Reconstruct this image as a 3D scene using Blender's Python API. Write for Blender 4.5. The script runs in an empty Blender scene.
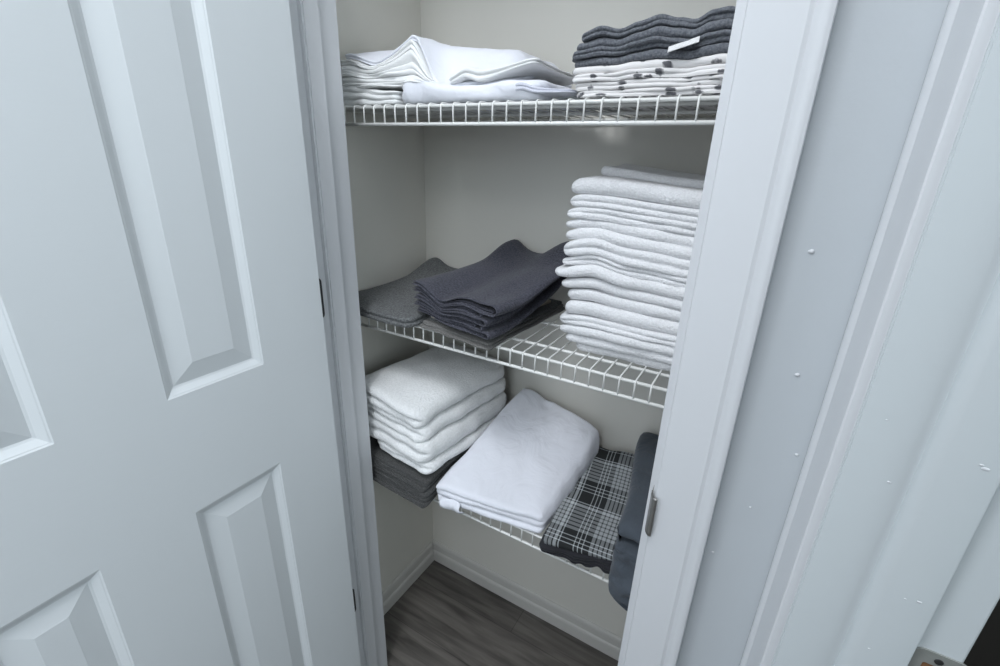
import bpy, bmesh, math, random
from mathutils import Vector, Matrix, noise

H = 1.354                      # camera height above the floor (metres)
C = bpy.context.scene.collection
PI = math.pi

# ------------------------------------------------------------------ materials
def new_mat(name):
    m = bpy.data.materials.new(name); m.use_nodes = True
    nt = m.node_tree
    return m, nt, nt.nodes['Principled BSDF']

def N(nt, typ, **kw):
    n = nt.nodes.new(typ)
    for k, v in kw.items(): setattr(n, k, v)
    return n

def paint(name, col, rough=0.45, bump=0.04, scale=220.0, grain=False):
    m, nt, b = new_mat(name)
    b.inputs['Base Color'].default_value = (*col, 1); b.inputs['Roughness'].default_value = rough
    tc = N(nt, 'ShaderNodeTexCoord'); mp = N(nt, 'ShaderNodeMapping')
    nt.links.new(tc.outputs['Object'], mp.inputs['Vector'])
    nz = N(nt, 'ShaderNodeTexNoise'); nz.inputs['Scale'].default_value = scale; nz.inputs['Detail'].default_value = 3
    if grain:
        mp.inputs['Scale'].default_value = (.07, 1, 1)
    nt.links.new(mp.outputs['Vector'], nz.inputs['Vector'])
    bp = N(nt, 'ShaderNodeBump'); bp.inputs['Strength'].default_value = bump; bp.inputs['Distance'].default_value = .002
    nt.links.new(nz.outputs['Fac'], bp.inputs['Height']); nt.links.new(bp.outputs['Normal'], b.inputs['Normal'])
    return m

def fabric(name, col, col2=None, scale=700.0, bump=0.5, dist=.0012, rough=.9, mottle=.25, wrinkle=0.0, wscale=22.0):
    m, nt, b = new_mat(name)
    b.inputs['Roughness'].default_value = rough
    b.inputs['Specular IOR Level'].default_value = .15
    b.inputs['Sheen Weight'].default_value = .15
    tc = N(nt, 'ShaderNodeTexCoord')
    nz = N(nt, 'ShaderNodeTexNoise'); nz.inputs['Scale'].default_value = scale; nz.inputs['Detail'].default_value = 2
    nt.links.new(tc.outputs['Object'], nz.inputs['Vector'])
    mx = N(nt, 'ShaderNodeMix', data_type='RGBA')
    col2 = col2 or tuple(c * .82 for c in col)
    mx.inputs[6].default_value = (*col2, 1); mx.inputs[7].default_value = (*col, 1)
    mr = N(nt, 'ShaderNodeMapRange'); mr.inputs[1].default_value = .3; mr.inputs[2].default_value = .3 + mottle + .1
    nt.links.new(nz.outputs['Fac'], mr.inputs[0]); nt.links.new(mr.outputs[0], mx.inputs[0])
    nt.links.new(mx.outputs[2], b.inputs['Base Color'])
    bp = N(nt, 'ShaderNodeBump'); bp.inputs['Strength'].default_value = bump; bp.inputs['Distance'].default_value = dist
    nt.links.new(nz.outputs['Fac'], bp.inputs['Height'])
    last = bp
    if wrinkle:
        n2 = N(nt, 'ShaderNodeTexNoise'); n2.inputs['Scale'].default_value = wscale; n2.inputs['Detail'].default_value = 3
        n2.inputs['Distortion'].default_value = 1.2
        nt.links.new(tc.outputs['Object'], n2.inputs['Vector'])
        b2 = N(nt, 'ShaderNodeBump'); b2.inputs['Strength'].default_value = wrinkle; b2.inputs['Distance'].default_value = .012
        nt.links.new(n2.outputs['Fac'], b2.inputs['Height']); nt.links.new(bp.outputs['Normal'], b2.inputs['Normal'])
        last = b2
    nt.links.new(last.outputs['Normal'], b.inputs['Normal'])
    return m

def metal(name, col, rough=.35, metallic=1.0):
    m, nt, b = new_mat(name)
    b.inputs['Roughness'].default_value = rough; b.inputs['Metallic'].default_value = metallic
    tc = N(nt, 'ShaderNodeTexCoord'); nz = N(nt, 'ShaderNodeTexNoise'); nz.inputs['Scale'].default_value = 90
    nt.links.new(tc.outputs['Object'], nz.inputs['Vector'])
    mx = N(nt, 'ShaderNodeMix', data_type='RGBA')
    mx.inputs[6].default_value = (*[c * .7 for c in col], 1); mx.inputs[7].default_value = (*col, 1)
    nt.links.new(nz.outputs['Fac'], mx.inputs[0]); nt.links.new(mx.outputs[2], b.inputs['Base Color'])
    return m

M = {}
M['door'] = paint('door_paint', (.665, .69, .70), .42, .07, 150, grain=True)
M['trim'] = paint('trim_paint', (.62, .63, .645), .38, .05, 150)
M['jamb'] = paint('jamb_paint', (.555, .59, .60), .38, .10, 60)
M['hall'] = paint('hall_wall_paint', (.49, .52, .54), .6, .06, 260)
M['closet'] = paint('closet_wall_paint', (.74, .72, .66), .7, .06, 260)
M['ceil'] = paint('ceiling_paint', (.8, .8, .8), .8, .1, 200)
M['painted_dark'] = paint('painted_room_darkness', (.03, .026, .022), .8, .05, 200)  # near-black colour stands in for the lack of light in the room
M['closet_trim'] = paint('closet_baseboard_paint', (.61, .595, .56), .45, .05, 150)
M['wire'] = paint('white_vinyl_coating', (.82, .82, .79), .35, .02, 300)
M['terry'] = fabric('white_terry', (.88, .88, .89), (.79, .79, .80), 330, 1.0, .002)
M['cotton'] = fabric('white_cotton', (.84, .85, .90), (.81, .82, .88), 900, .12, .0004, wrinkle=.38, wscale=15)
M['linen'] = fabric('white_percale', (.86, .86, .85), (.83, .83, .82), 900, .10, .0004, wrinkle=.20, wscale=16)
M['flannel'] = fabric('white_plush', (.87, .875, .87), (.78, .785, .78), 260, .9, .002)
M['grey_sheer'] = fabric('pale_grey_cotton', (.56, .57, .57), None, 800, .1, .0004, wrinkle=.2)
M['lavender'] = fabric('pale_lavender_cotton', (.70, .71, .79), None, 800, .1, .0004, wrinkle=.2)
M['mat'] = fabric('grey_mat_weave', (.20, .205, .205), (.065, .068, .07), 300, 1.0, .002, mottle=.3)
M['charcoal'] = fabric('charcoal_terry', (.105, .106, .132), (.036, .036, .048), 300, 1.0, .002, mottle=.35)
M['taupe'] = fabric('taupe_grey_cotton', (.21, .205, .195), (.12, .115, .11), 420, .8, .001)
M['beige'] = fabric('beige_cotton', (.56, .50, .42), None, 600, .3, .0006)
M['graphite'] = fabric('graphite_cotton', (.095, .095, .093), (.045, .045, .045), 420, .6, .001)
M['slate'] = fabric('slate_blue_grey_cotton', (.076, .089, .106), (.068, .080, .096), 900, .1, .0004, wrinkle=.5, wscale=26)
M['navy_grey'] = fabric('blue_grey_brushed_cotton', (.185, .195, .215), (.095, .102, .117), 330, .9, .0014)
M['black_trim'] = fabric('black_cotton', (.03, .03, .035), None, 700, .3, .0006)
M['tag'] = fabric('white_paper_tag', (.85, .85, .84), None, 300, .02, .0002)
M['hinge'] = metal('dark_hinge_metal', (.10, .10, .10), .45, .8)
M['strike'] = metal('brushed_nickel', (.42, .41, .39), .38, 1.0)
M['strike_dull'] = metal('tarnished_nickel', (.46, .47, .44), .5, .55)
M['brass'] = fabric('bare_wood', (.22, .10, .045), None, 200, .3, .0006)

def floor_mat():
    m, nt, b = new_mat('grey_vinyl_plank')
    b.inputs['Roughness'].default_value = .5
    tc = N(nt, 'ShaderNodeTexCoord')
    br = N(nt, 'ShaderNodeTexBrick'); br.offset = .37; br.squash = 1
    for k, v in (('Scale', 1.0), ('Mortar Size', .0012), ('Mortar Smooth', .1), ('Bias', 0), ('Brick Width', 1.2), ('Row Height', .15)):
        br.inputs[k].default_value = v
    br.inputs['Color1'].default_value = (.3, .3, .3, 1); br.inputs['Color2'].default_value = (.7, .7, .7, 1); br.inputs['Mortar'].default_value = (0, 0, 0, 1)
    nt.links.new(tc.outputs['Object'], br.inputs['Vector'])
    mp = N(nt, 'ShaderNodeMapping'); mp.inputs['Scale'].default_value = (1.6, 16, 1)
    nt.links.new(tc.outputs['Object'], mp.inputs['Vector'])
    nz = N(nt, 'ShaderNodeTexNoise'); nz.inputs['Scale'].default_value = 3.2; nz.inputs['Detail'].default_value = 6; nz.inputs['Distortion'].default_value = .6
    nt.links.new(mp.outputs['Vector'], nz.inputs['Vector'])
    rp = N(nt, 'ShaderNodeValToRGB'); e = rp.color_ramp.elements
    e[0].position = .28; e[0].color = (.058, .053, .047, 1); e[1].position = .72; e[1].color = (.165, .15, .136, 1)
    nt.links.new(nz.outputs['Fac'], rp.inputs['Fac'])
    mx = N(nt, 'ShaderNodeMix', data_type='RGBA', blend_type='OVERLAY'); mx.inputs[0].default_value = .35
    nt.links.new(rp.outputs['Color'], mx.inputs[6]); nt.links.new(br.outputs['Color'], mx.inputs[7])
    nt.links.new(mx.outputs[2], b.inputs['Base Color'])
    bp = N(nt, 'ShaderNodeBump'); bp.inputs['Strength'].default_value = .15; bp.inputs['Distance'].default_value = .002
    nt.links.new(nz.outputs['Fac'], bp.inputs['Height']); nt.links.new(bp.outputs['Normal'], b.inputs['Normal'])
    return m
M['floor'] = floor_mat()

def plaid_mat():
    m, nt, b = new_mat('black_white_plaid')
    b.inputs['Roughness'].default_value = .9; b.inputs['Specular IOR Level'].default_value = .15
    uv = N(nt, 'ShaderNodeUVMap'); uv.uv_map = 'cloth'
    sp = N(nt, 'ShaderNodeSeparateXYZ'); nt.links.new(uv.outputs['UV'], sp.inputs[0])
    def axis(out, period, shift, stops):
        a = N(nt, 'ShaderNodeMath', operation='MULTIPLY_ADD'); a.inputs[1].default_value = 1 / period; a.inputs[2].default_value = shift
        nt.links.new(out, a.inputs[0])
        f = N(nt, 'ShaderNodeMath', operation='FRACT'); nt.links.new(a.outputs[0], f.inputs[0])
        r = N(nt, 'ShaderNodeValToRGB'); r.color_ramp.interpolation = 'CONSTANT'
        e = r.color_ramp.elements
        e[0].position = stops[0][0]; e[0].color = (*[stops[0][1]] * 3, 1)
        e[1].position = stops[1][0]; e[1].color = (*[stops[1][1]] * 3, 1)
        for p, v in stops[2:]:
            q = e.new(p); q.color = (v, v, v, 1)
        nt.links.new(f.outputs[0], r.inputs['Fac'])
        return r.outputs['Color']
    def stripes():
        s = []; p = 0.0
        # black field with three thin white lines, then a pale field with thin dark lines
        for w, v in ((.22, .03), (.016, .60), (.05, .03), (.016, .60), (.05, .03), (.016, .60), (.10, .03),
                     (.05, .40), (.022, .05), (.05, .40), (.022, .05), (.05, .40), (.022, .05), (.05, .40), (.022, .05), (.05, .40), (.022, .05), (.05, .40), (.022, .05), (.05, .62), (.03, .05), (.03, .62)):
            s.append((p, v)); p += w
        return s
    cu = axis(sp.outputs[0], .120, .30, stripes())
    cv = axis(sp.outputs[1], .160, .10, stripes())
    mx = N(nt, 'ShaderNodeMix', data_type='RGBA'); mx.inputs[0].default_value = .5
    nt.links.new(cu, mx.inputs[6]); nt.links.new(cv, mx.inputs[7])
    tint = N(nt, 'ShaderNodeMix', data_type='RGBA', blend_type='MULTIPLY'); tint.inputs[0].default_value = 1
    tint.inputs[7].default_value = (.93, .98, 1.0, 1)
    nt.links.new(mx.outputs[2], tint.inputs[6])
    nt.links.new(tint.outputs[2], b.inputs['Base Color'])
    nz = N(nt, 'ShaderNodeTexNoise'); nz.inputs['Scale'].default_value = 700
    bp = N(nt, 'ShaderNodeBump'); bp.inputs['Strength'].default_value = .3; bp.inputs['Distance'].default_value = .0006
    nt.links.new(nz.outputs['Fac'], bp.inputs['Height']); nt.links.new(bp.outputs['Normal'], b.inputs['Normal'])
    return m
M['plaid'] = plaid_mat()

def print_mat():
    m, nt, b = new_mat('white_cloth_black_brush_print')
    b.inputs['Roughness'].default_value = .9; b.inputs['Specular IOR Level'].default_value = .15
    uv = N(nt, 'ShaderNodeUVMap'); uv.uv_map = 'cloth'
    mp = N(nt, 'ShaderNodeMapping'); mp.inputs['Scale'].default_value = (34, 70, 1); mp.inputs['Rotation'].default_value = (0, 0, .5)
    nt.links.new(uv.outputs['UV'], mp.inputs['Vector'])
    vo = N(nt, 'ShaderNodeTexVoronoi', voronoi_dimensions='2D'); vo.inputs['Scale'].default_value = 1.0; vo.inputs['Randomness'].default_value = .8
    nt.links.new(mp.outputs['Vector'], vo.inputs['Vector'])
    nz = N(nt, 'ShaderNodeTexNoise'); nz.inputs['Scale'].default_value = 120; nz.inputs['Detail'].default_value = 3
    nt.links.new(uv.outputs['UV'], nz.inputs['Vector'])
    ad = N(nt, 'ShaderNodeMath', operation='MULTIPLY_ADD'); ad.inputs[1].default_value = .6
    nt.links.new(nz.outputs['Fac'], ad.inputs[0]); nt.links.new(vo.outputs['Distance'], ad.inputs[2])
    rp = N(nt, 'ShaderNodeValToRGB'); e = rp.color_ramp.elements
    e[0].position = .44; e[0].color = (.13, .13, .14, 1); e[1].position = .54; e[1].color = (.80, .78, .77, 1)
    nt.links.new(ad.outputs[0], rp.inputs['Fac']); nt.links.new(rp.outputs['Color'], b.inputs['Base Color'])
    return m
M['print'] = print_mat()

# ------------------------------------------------------------------ mesh helpers
def link(o, parent=None):
    C.objects.link(o)
    if parent: o.parent = parent
    return o

def from_data(name, verts, faces, mat, parent=None, smooth=True, uvs=None):
    me = bpy.data.meshes.new(name)
    me.from_pydata(verts, [], faces); me.update()
    bm = bmesh.new(); bm.from_mesh(me)
    bmesh.ops.remove_doubles(bm, verts=bm.verts, dist=1e-6)
    bmesh.ops.recalc_face_normals(bm, faces=bm.faces)
    bm.to_mesh(me); bm.free()
    for p in me.polygons: p.use_smooth = smooth
    me.materials.append(mat)
    return link(bpy.data.objects.new(name, me), parent)

def from_bm(name, bm, mat, parent=None, smooth=False):
    bmesh.ops.recalc_face_normals(bm, faces=bm.faces)
    me = bpy.data.meshes.new(name); bm.to_mesh(me); bm.free()
    for p in me.polygons: p.use_smooth = smooth
    me.materials.append(mat)
    return link(bpy.data.objects.new(name, me), parent)

def bm_box(bm, x0, x1, y0, y1, z0, z1, bev=0.0):
    r = bmesh.ops.create_cube(bm, size=1)
    vs = r['verts']
    for v in vs:
        v.co = Vector((x0 + (v.co.x + .5) * (x1 - x0), y0 + (v.co.y + .5) * (y1 - y0), z0 + (v.co.z + .5) * (z1 - z0)))
    if bev > 0:
        es = list({e for v in vs for e in v.link_edges})
        bmesh.ops.bevel(bm, geom=es, offset=bev, segments=2, affect='EDGES')

def bm_tube(bm, pts, r, seg=6):
    rings = []
    pts = [Vector(p) for p in pts]
    for i, p in enumerate(pts):
        d = (pts[min(i + 1, len(pts) - 1)] - pts[max(i - 1, 0)]).normalized()
        a = d.cross(Vector((1, 0, 0)))
        if a.length < .1: a = d.cross(Vector((0, 0, 1)))
        a.normalize(); b = d.cross(a)
        rings.append([bm.verts.new(p + r * (math.cos(2 * PI * k / seg) * a + math.sin(2 * PI * k / seg) * b)) for k in range(seg)])
    for i in range(len(rings) - 1):
        for k in range(seg):
            bm.faces.new((rings[i][k], rings[i][(k + 1) % seg], rings[i + 1][(k + 1) % seg], rings[i + 1][k]))
    bm.faces.new(rings[0][::-1]); bm.faces.new(rings[-1])

def bm_extrude(bm, poly, axis_pts):
    """poly: list of (x, y); swept straight up from z0 to z1"""
    z0, z1 = axis_pts
    a = [bm.verts.new((x, y, z0)) for x, y in poly]; b = [bm.verts.new((x, y, z1)) for x, y in poly]
    n = len(poly)
    for i in range(n):
        bm.faces.new((a[i], a[(i + 1) % n], b[(i + 1) % n], b[i]))
    bm.faces.new(a[::-1]); bm.faces.new(b)

def tag(o, label, cat, group=None, kind=None):
    if label: o['label'] = label
    if cat: o['category'] = cat
    if group: o['group'] = group
    if kind: o['kind'] = kind
    return o

def struct(o, label, cat):
    return tag(o, label, cat, kind='structure')

def empty(name, loc=(0, 0, 0)):
    o = bpy.data.objects.new(name, None); o.location = loc; o.empty_display_size = .05
    return link(o)

def pn(x, y, z, s=0):
    return noise.noise(Vector((x + s * 13.7, y + s * 7.1, z + s * 3.3)))

# ------------------------------------------------------------------ folded cloth
def slab_mesh(w, d, h, lf=1, ls=1, corner=.012, seed=0, wob=.002, top=.0015, tfreq=14, inset=1.0, deform=None, nx=56, ny=44, rings=13, mixp=4):
    """A folded cloth: w x d x h, the fold edges (lf of them seen from front/back, ls from the ends) roll round all four sides."""
    per = []
    corner = min(corner, w / 2.2, d / 2.2)
    def side(p, q, n):
        for i in range(n):
            t = i / n
            per.append((Vector((p[0] + (q[0] - p[0]) * t, p[1] + (q[1] - p[1]) * t)),))
    X, Y = w / 2 - corner, d / 2 - corner
    def arc(cx, cy, a0):
        for i in range(7):
            a = a0 + PI / 2 * i / 6
            per.append((Vector((cx + corner * math.cos(a), cy + corner * math.sin(a))), Vector((math.cos(a), math.sin(a)))))
    P = []
    def add(v, n): P.append((v, n))
    for i in range(1, nx): add(Vector((-X + 2 * X * i / nx, -d / 2)), Vector((0, -1)))
    for i in range(7):
        a = -PI / 2 + PI / 2 * i / 6; n = Vector((math.cos(a), math.sin(a))); add(Vector((X, -Y)) + corner * n, n)
    for i in range(1, ny): add(Vector((w / 2, -Y + 2 * Y * i / ny)), Vector((1, 0)))
    for i in range(7):
        a = PI / 2 * i / 6; n = Vector((math.cos(a), math.sin(a))); add(Vector((X, Y)) + corner * n, n)
    for i in range(1, nx): add(Vector((X - 2 * X * i / nx, d / 2)), Vector((0, 1)))
    for i in range(7):
        a = PI / 2 + PI / 2 * i / 6; n = Vector((math.cos(a), math.sin(a))); add(Vector((-X, Y)) + corner * n, n)
    for i in range(1, ny): add(Vector((-w / 2, Y - 2 * Y * i / ny)), Vector((-1, 0)))
    for i in range(7):
        a = PI + PI / 2 * i / 6; n = Vector((math.cos(a), math.sin(a))); add(Vector((-X, -Y)) + corner * n, n)
    n = len(P)
    L = max(lf, ls)
    K = 8 * L
    def ins(f, l):
        c = 2 * ((f * l) % 1.0) - 1 if 0 < f < 1 else (-1 if f <= 0 else 1)
        return min(h / l / 2 * inset, .85 * corner) * (1 - math.sqrt(max(0, 1 - c * c)))
    verts = []; faces = []
    def D(x, y, z):
        v = (x, y, z)
        return deform(*v) if deform else v
    ringidx = []
    edge = {}
    for k in range(K + 1):
        f = .5 - .5 * math.cos(PI * k / K) if L == 1 else k / K
        row = []
        for i, (p, nn) in enumerate(P):
            m = abs(nn.y) ** mixp / (abs(nn.y) ** mixp + abs(nn.x) ** mixp)
            a = ins(f, lf) * m + ins(f, ls) * (1 - m)
            def nz_(l):
                li = math.floor(f * l - 1e-6)
                return (wob * (pn(p.x * 9, p.y * 9, li * 5.3, seed) + .6 * pn(p.x * 26, p.y * 26, li * 3.1, seed + 2)), .12 * h / L * pn(p.x * 16, p.y * 16, li * 2.0 + 9, seed))
            nf, ns = nz_(lf), nz_(ls)
            q = p - nn * (a - nf[0] * m - ns[0] * (1 - m))
            zz = f * h + (nf[1] * m + ns[1] * (1 - m)) * min(1, 5 * f * (1 - f))
            if k == 0 or k == K: edge[(k, i)] = q
            row.append(len(verts)); verts.append(D(q.x, q.y, zz))
        ringidx.append(row)
    for k in range(K):
        for i in range(n):
            j = (i + 1) % n
            faces.append((ringidx[k][i], ringidx[k][j], ringidx[k + 1][j], ringidx[k + 1][i]))
    ang0 = math.atan2(P[0][0].y / d, P[0][0].x / w)
    for kk, z0, sg in ((K, h, 1), (0, 0, -1)):
        prev = ringidx[kk]
        for r in range(1, rings + 1):
            s = 1 - r / (rings + .0)
            if r == rings:
                c = len(verts); verts.append(D(0, 0, z0 + sg * top * pn(0, 0, kk, seed + 5)))
                for i in range(n):
                    faces.append((prev[i], prev[(i + 1) % n], c) if sg > 0 else (prev[(i + 1) % n], prev[i], c))
                break
            row = []
            fade = min(1, r / 3)
            for i in range(n):
                e0 = edge[(kk, i)]
                at_ = math.atan2(e0.y / d, e0.x / w); au = ang0 + 2 * PI * i / n
                while at_ < au - PI: at_ += 2 * PI
                while at_ > au + PI: at_ -= 2 * PI
                g = s ** .5; an = at_ * g + au * (1 - g); rad = math.hypot(e0.x / w, e0.y / d) * g + .5 * (1 - g)
                if r == 1: an, rad = at_, math.hypot(e0.x / w, e0.y / d)
                q = Vector((math.cos(an) * rad * w, math.sin(an) * rad * d)) * s
                zz = z0 + fade * top * (pn(q.x * tfreq, q.y * tfreq, kk, seed + 5) + .4 * pn(q.x * tfreq * 3, q.y * tfreq * 3, kk, seed + 6))
                row.append(len(verts)); verts.append(D(q.x, q.y, zz))
            for i in range(n):
                j = (i + 1) % n
                faces.append((prev[i], prev[j], row[j], row[i]) if sg > 0 else (prev[j], prev[i], row[i], row[j]))
            prev = row
    return verts, faces

def cloth_obj(name, vf, mat, cx, cy, z, rot=0, uv=None, parent=None):
    """vertices in local axes -> object at (cx, cy, z + H)"""
    verts, faces = vf
    me = bpy.data.meshes.new(name); me.from_pydata(verts, [], faces); me.update()
    bm = bmesh.new(); bm.from_mesh(me); bmesh.ops.recalc_face_normals(bm, faces=bm.faces); bm.to_mesh(me); bm.free()
    for p in me.polygons: p.use_smooth = True
    me.materials.append(mat)
    if uv is not None:
        lay = me.uv_layers.new(name='cloth')
        for lp in me.loops:
            c = me.vertices[lp.vertex_index].co
            lay.data[lp.index].uv = (c.x + .15 * c.z + uv * .37, c.y + .9 * c.z + uv)
    o = bpy.data.objects.new(name, me); o.location = (cx + .006, cy - .005, z + H); o.rotation_euler = (0, 0, rot)
    return link(o, parent)

def zigzag(width, layers, t, gap, seed=0, right_first=True, jit=.006, loop=1.25):
    """centre line of a cloth folded back and forth, seen end-on: (a, z) points, folds at both ends"""
    rnd = random.Random(seed)
    pts = []; z = t / 2; side = 1 if right_first else -1
    a = -side * width / 2
    for k in range(layers):
        end = side * (width / 2 - rnd.random() * jit)
        if k < layers - 1:
            r = gap / 2
            m = 14
            stop = end - side * r * loop * 2.2
            for i in range(m + 1):
                pts.append((a + (stop - a) * i / m, z))
            # teardrop loop
            for i in range(1, 12):
                th = -PI / 2 + PI * i / 12
                bul = 1 + (loop - 1) * math.cos(th)
                pts.append((stop + side * (r * loop * 2.2) * max(0, math.cos(th)) ** .8, z + r + r * bul * math.sin(th)))
            a = stop; z += gap; side = -side
        else:
            for i in range(15):
                pts.append((a + (end - a) * i / 14, z))
    return pts, z + t / 2

def ribbon_mesh(path, t, length, nu=40, deform=None, seed=0, wob=.002, zwob=.0015):
    n = len(path)
    nor = []
    for i in range(n):
        p, q = path[max(i - 1, 0)], path[min(i + 1, n - 1)]
        dx, dz = q[0] - p[0], q[1] - p[1]; l = math.hypot(dx, dz) or 1
        nor.append((-dz / l, dx / l))
    verts = []; faces = []; rows = []
    for j in range(nu + 1):
        u = -length / 2 + length * j / nu
        fj = min(1, min(j, nu - j) / 1.0)
        tt = t / 2 * (.55 if fj < 1 else 1)
        ring = []
        def put(a, z, k):
            da = wob * pn(u * 9, z * 40, k * .0, seed)
            dz = zwob * pn(a * 13, u * 13, round(z * 150) * .3, seed + 3)
            v = (a + da, u, z + dz)
            if deform: v = deform(*v)
            ring.append(len(verts)); verts.append(v)
        for i in range(n): put(path[i][0] + nor[i][0] * tt, path[i][1] + nor[i][1] * tt, i)
        for i in range(n - 1, -1, -1): put(path[i][0] - nor[i][0] * tt, path[i][1] - nor[i][1] * tt, i)
        rows.append(ring)
    m = 2 * n
    for j in range(nu):
        for i in range(m):
            k = (i + 1) % m
            faces.append((rows[j][i], rows[j][k], rows[j + 1][k], rows[j + 1][i]))
    for row, fl in ((rows[0], False), (rows[-1], True)):
        for i in range(n - 1):
            f = (row[i], row[i + 1], row[m - 2 - i], row[m - 1 - i])
            faces.append(f[::-1] if fl else f)
    return verts, faces

def smooth01(t):
    t = max(0, min(1, t)); return t * t * (3 - 2 * t)

# ------------------------------------------------------------------ room
YF, YB = .512, .629              # closet front wall: hall side, closet side
XL, XR = -.690, -.0647           # jamb faces of the closet opening
CX0, CX1, CYB = -.822, .08, 1.003   # closet inside faces
XW = .0925                       # hall face of the right-hand wall
YJ = .4475                       # rabbet face of the right-hand door jamb
TOP = 2.74

bm = bmesh.new(); bm_box(bm, -2.2, 1.6, -2.2, 1.12, -.05, 0)
struct(from_bm('floor', bm, M['floor']), 'grey wood-grain plank floor seen at the bottom of the closet', 'floor')
bm = bmesh.new(); bm_box(bm, -2.2, 1.6, -2.2, 1.12, TOP, TOP + .05)
struct(from_bm('ceiling', bm, M['ceil']), 'white ceiling over the hall and closet', 'ceiling')

bm = bmesh.new()
bm_box(bm, -2.2, XL - .019, YF, YB, 0, TOP)
bm_box(bm, XR + .019, XW + .1255, YF, YB, 0, TOP)
bm_box(bm, XL - .019, XR + .019, YF, YB, 2.06, TOP)
wf = struct(from_bm('wall_front', bm, M['hall']), 'narrow strip of pale blue-grey wall between the closet casing and the right-hand door frame', 'wall')
for i, (px, pz, r) in enumerate(((.032, -.071, .0022), (.048, -.192, .0020), (.067, -.279, .0016), (.015, -.440, .0013), (.040, -.36, .0010))):
    b2 = bmesh.new()
    bmesh.ops.create_icosphere(b2, subdivisions=2, radius=1)
    for v in b2.verts:
        v.co = Vector((px + v.co.x * r * 1.25, YF - .0002 + v.co.y * .0014, H + pz + v.co.z * r * (1 + .3 * v.co.x)))
    from_bm('paint_bump', b2, M['trim'], wf, True)

bm = bmesh.new(); bm_box(bm, CX0 - .1, CX1 + .1, CYB, CYB + .1, 0, TOP)
struct(from_bm('wall_back', bm, M['closet']), 'off-white back wall of the linen closet behind the shelves', 'wall')
bm = bmesh.new(); bm_box(bm, CX0 - .1, CX0, YB, CYB, 0, TOP)
struct(from_bm('wall_left', bm, M['closet']), 'off-white left side wall inside the linen closet', 'wall')
bm = bmesh.new(); bm_box(bm, CX1, CX1 + .1, YB, CYB, 0, TOP)
struct(from_bm('wall_right', bm, M['closet']), 'right side wall inside the closet, behind the door casing', 'wall')

# hall wall at right with its own doorway (nearest the camera), room beyond coloured near-black for its darkness
bm = bmesh.new()
bm_box(bm, XW, XW + .1255, YJ + .019, YF, 0, TOP)
bm_box(bm, XW, XW + .1255, -.75, -.36, 0, TOP)
bm_box(bm, XW, XW + .1255, -.36, YJ + .019, 2.06, TOP)
struct(from_bm('wall_hall', bm, M['hall']), 'hall wall at right holding the second door frame', 'wall')
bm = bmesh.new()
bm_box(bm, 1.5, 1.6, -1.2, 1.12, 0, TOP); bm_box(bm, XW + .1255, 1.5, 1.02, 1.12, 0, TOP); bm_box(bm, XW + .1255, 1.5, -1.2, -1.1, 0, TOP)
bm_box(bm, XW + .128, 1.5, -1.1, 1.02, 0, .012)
struct(from_bm('wall_room', bm, M['painted_dark']), 'dark room beyond the door frame at bottom right, its darkness put into the wall colour', 'wall')

# closet opening: jambs with stops
def jamb_left():
    bm = bmesh.new()
    bm_box(bm, XL - .019, XL, YF, YB, 0, 2.06, .0012)
    bm_box(bm, XL - .002, XL + .011, YF + .040, YF + .073, 0, 2.04, .0025)
    return from_bm('trim_1', bm, M['trim'])
struct(jamb_left(), 'white closet door jamb with a raised stop, on the hinge side', 'door jamb')
bm = bmesh.new()
bm_box(bm, XR, XR + .019, YF, YB, 0, 2.06, .0012)
bm_box(bm, XR - .011, XR + .002, YF + .040, YF + .073, 0, 2.04, .0025)
bm_box(bm, XL, XR, YF, YB, 2.04, 2.06)
struct(from_bm('trim_2', bm, M['trim']), 'white closet door jamb behind the casing on the latch side', 'door jamb')

# casing profile: s = distance from the opening edge, h = proud of the wall
CAS = [(0, 0), (0, .0075), (.0012, .009), (.004, .0097), (.020, .0108), (.036, .0128), (.046, .0142), (.050, .0147), (.0520, .0136), (.0540, .0136), (.0560, .0152), (.0590, .0176), (.0630, .0188), (.0665, .0186), (.0690, .0172), (.0700, .0145), (.0700, 0)]
def casing(name, ox, oy, sdir, ndir, z0, z1, wscale=1.0, mat='trim', hscale=1.0):
    poly = [(ox + sdir[0] * s * wscale + ndir[0] * h * hscale, oy + sdir[1] * s * wscale + ndir[1] * h * hscale) for s, h in CAS]
    bm = bmesh.new(); bm_extrude(bm, poly, (z0, z1))
    o = from_bm(name, bm, M[mat], None, True)
    m = o.modifiers.new('edge', 'EDGE_SPLIT'); m.split_angle = math.radians(32)
    return o
struct(casing('trim_3', XR + .004, YF, (1, 0), (0, -1), 0, 2.12, .945), 'white moulded casing along the right side of the closet opening', 'door casing')
struct(casing('trim_4', XL - .004, YF, (-1, 0), (0, -1), 0, 2.12), 'white moulded casing left of the closet opening, hidden behind the open door', 'door casing')
# right-hand doorway: casing on the hall wall, jamb with stop
struct(casing('trim_5', XW, YJ + .003, (0, 1), (-1, 0), 0, 2.12, .0590 / .07, 'trim', 1.0), 'white moulded casing of the second door frame, tight in the wall corner', 'door casing')
bm = bmesh.new()
bm_box(bm, XW - .0005, XW + .1255, YJ, YJ + .019, 0, 2.06, .0016)
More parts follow.
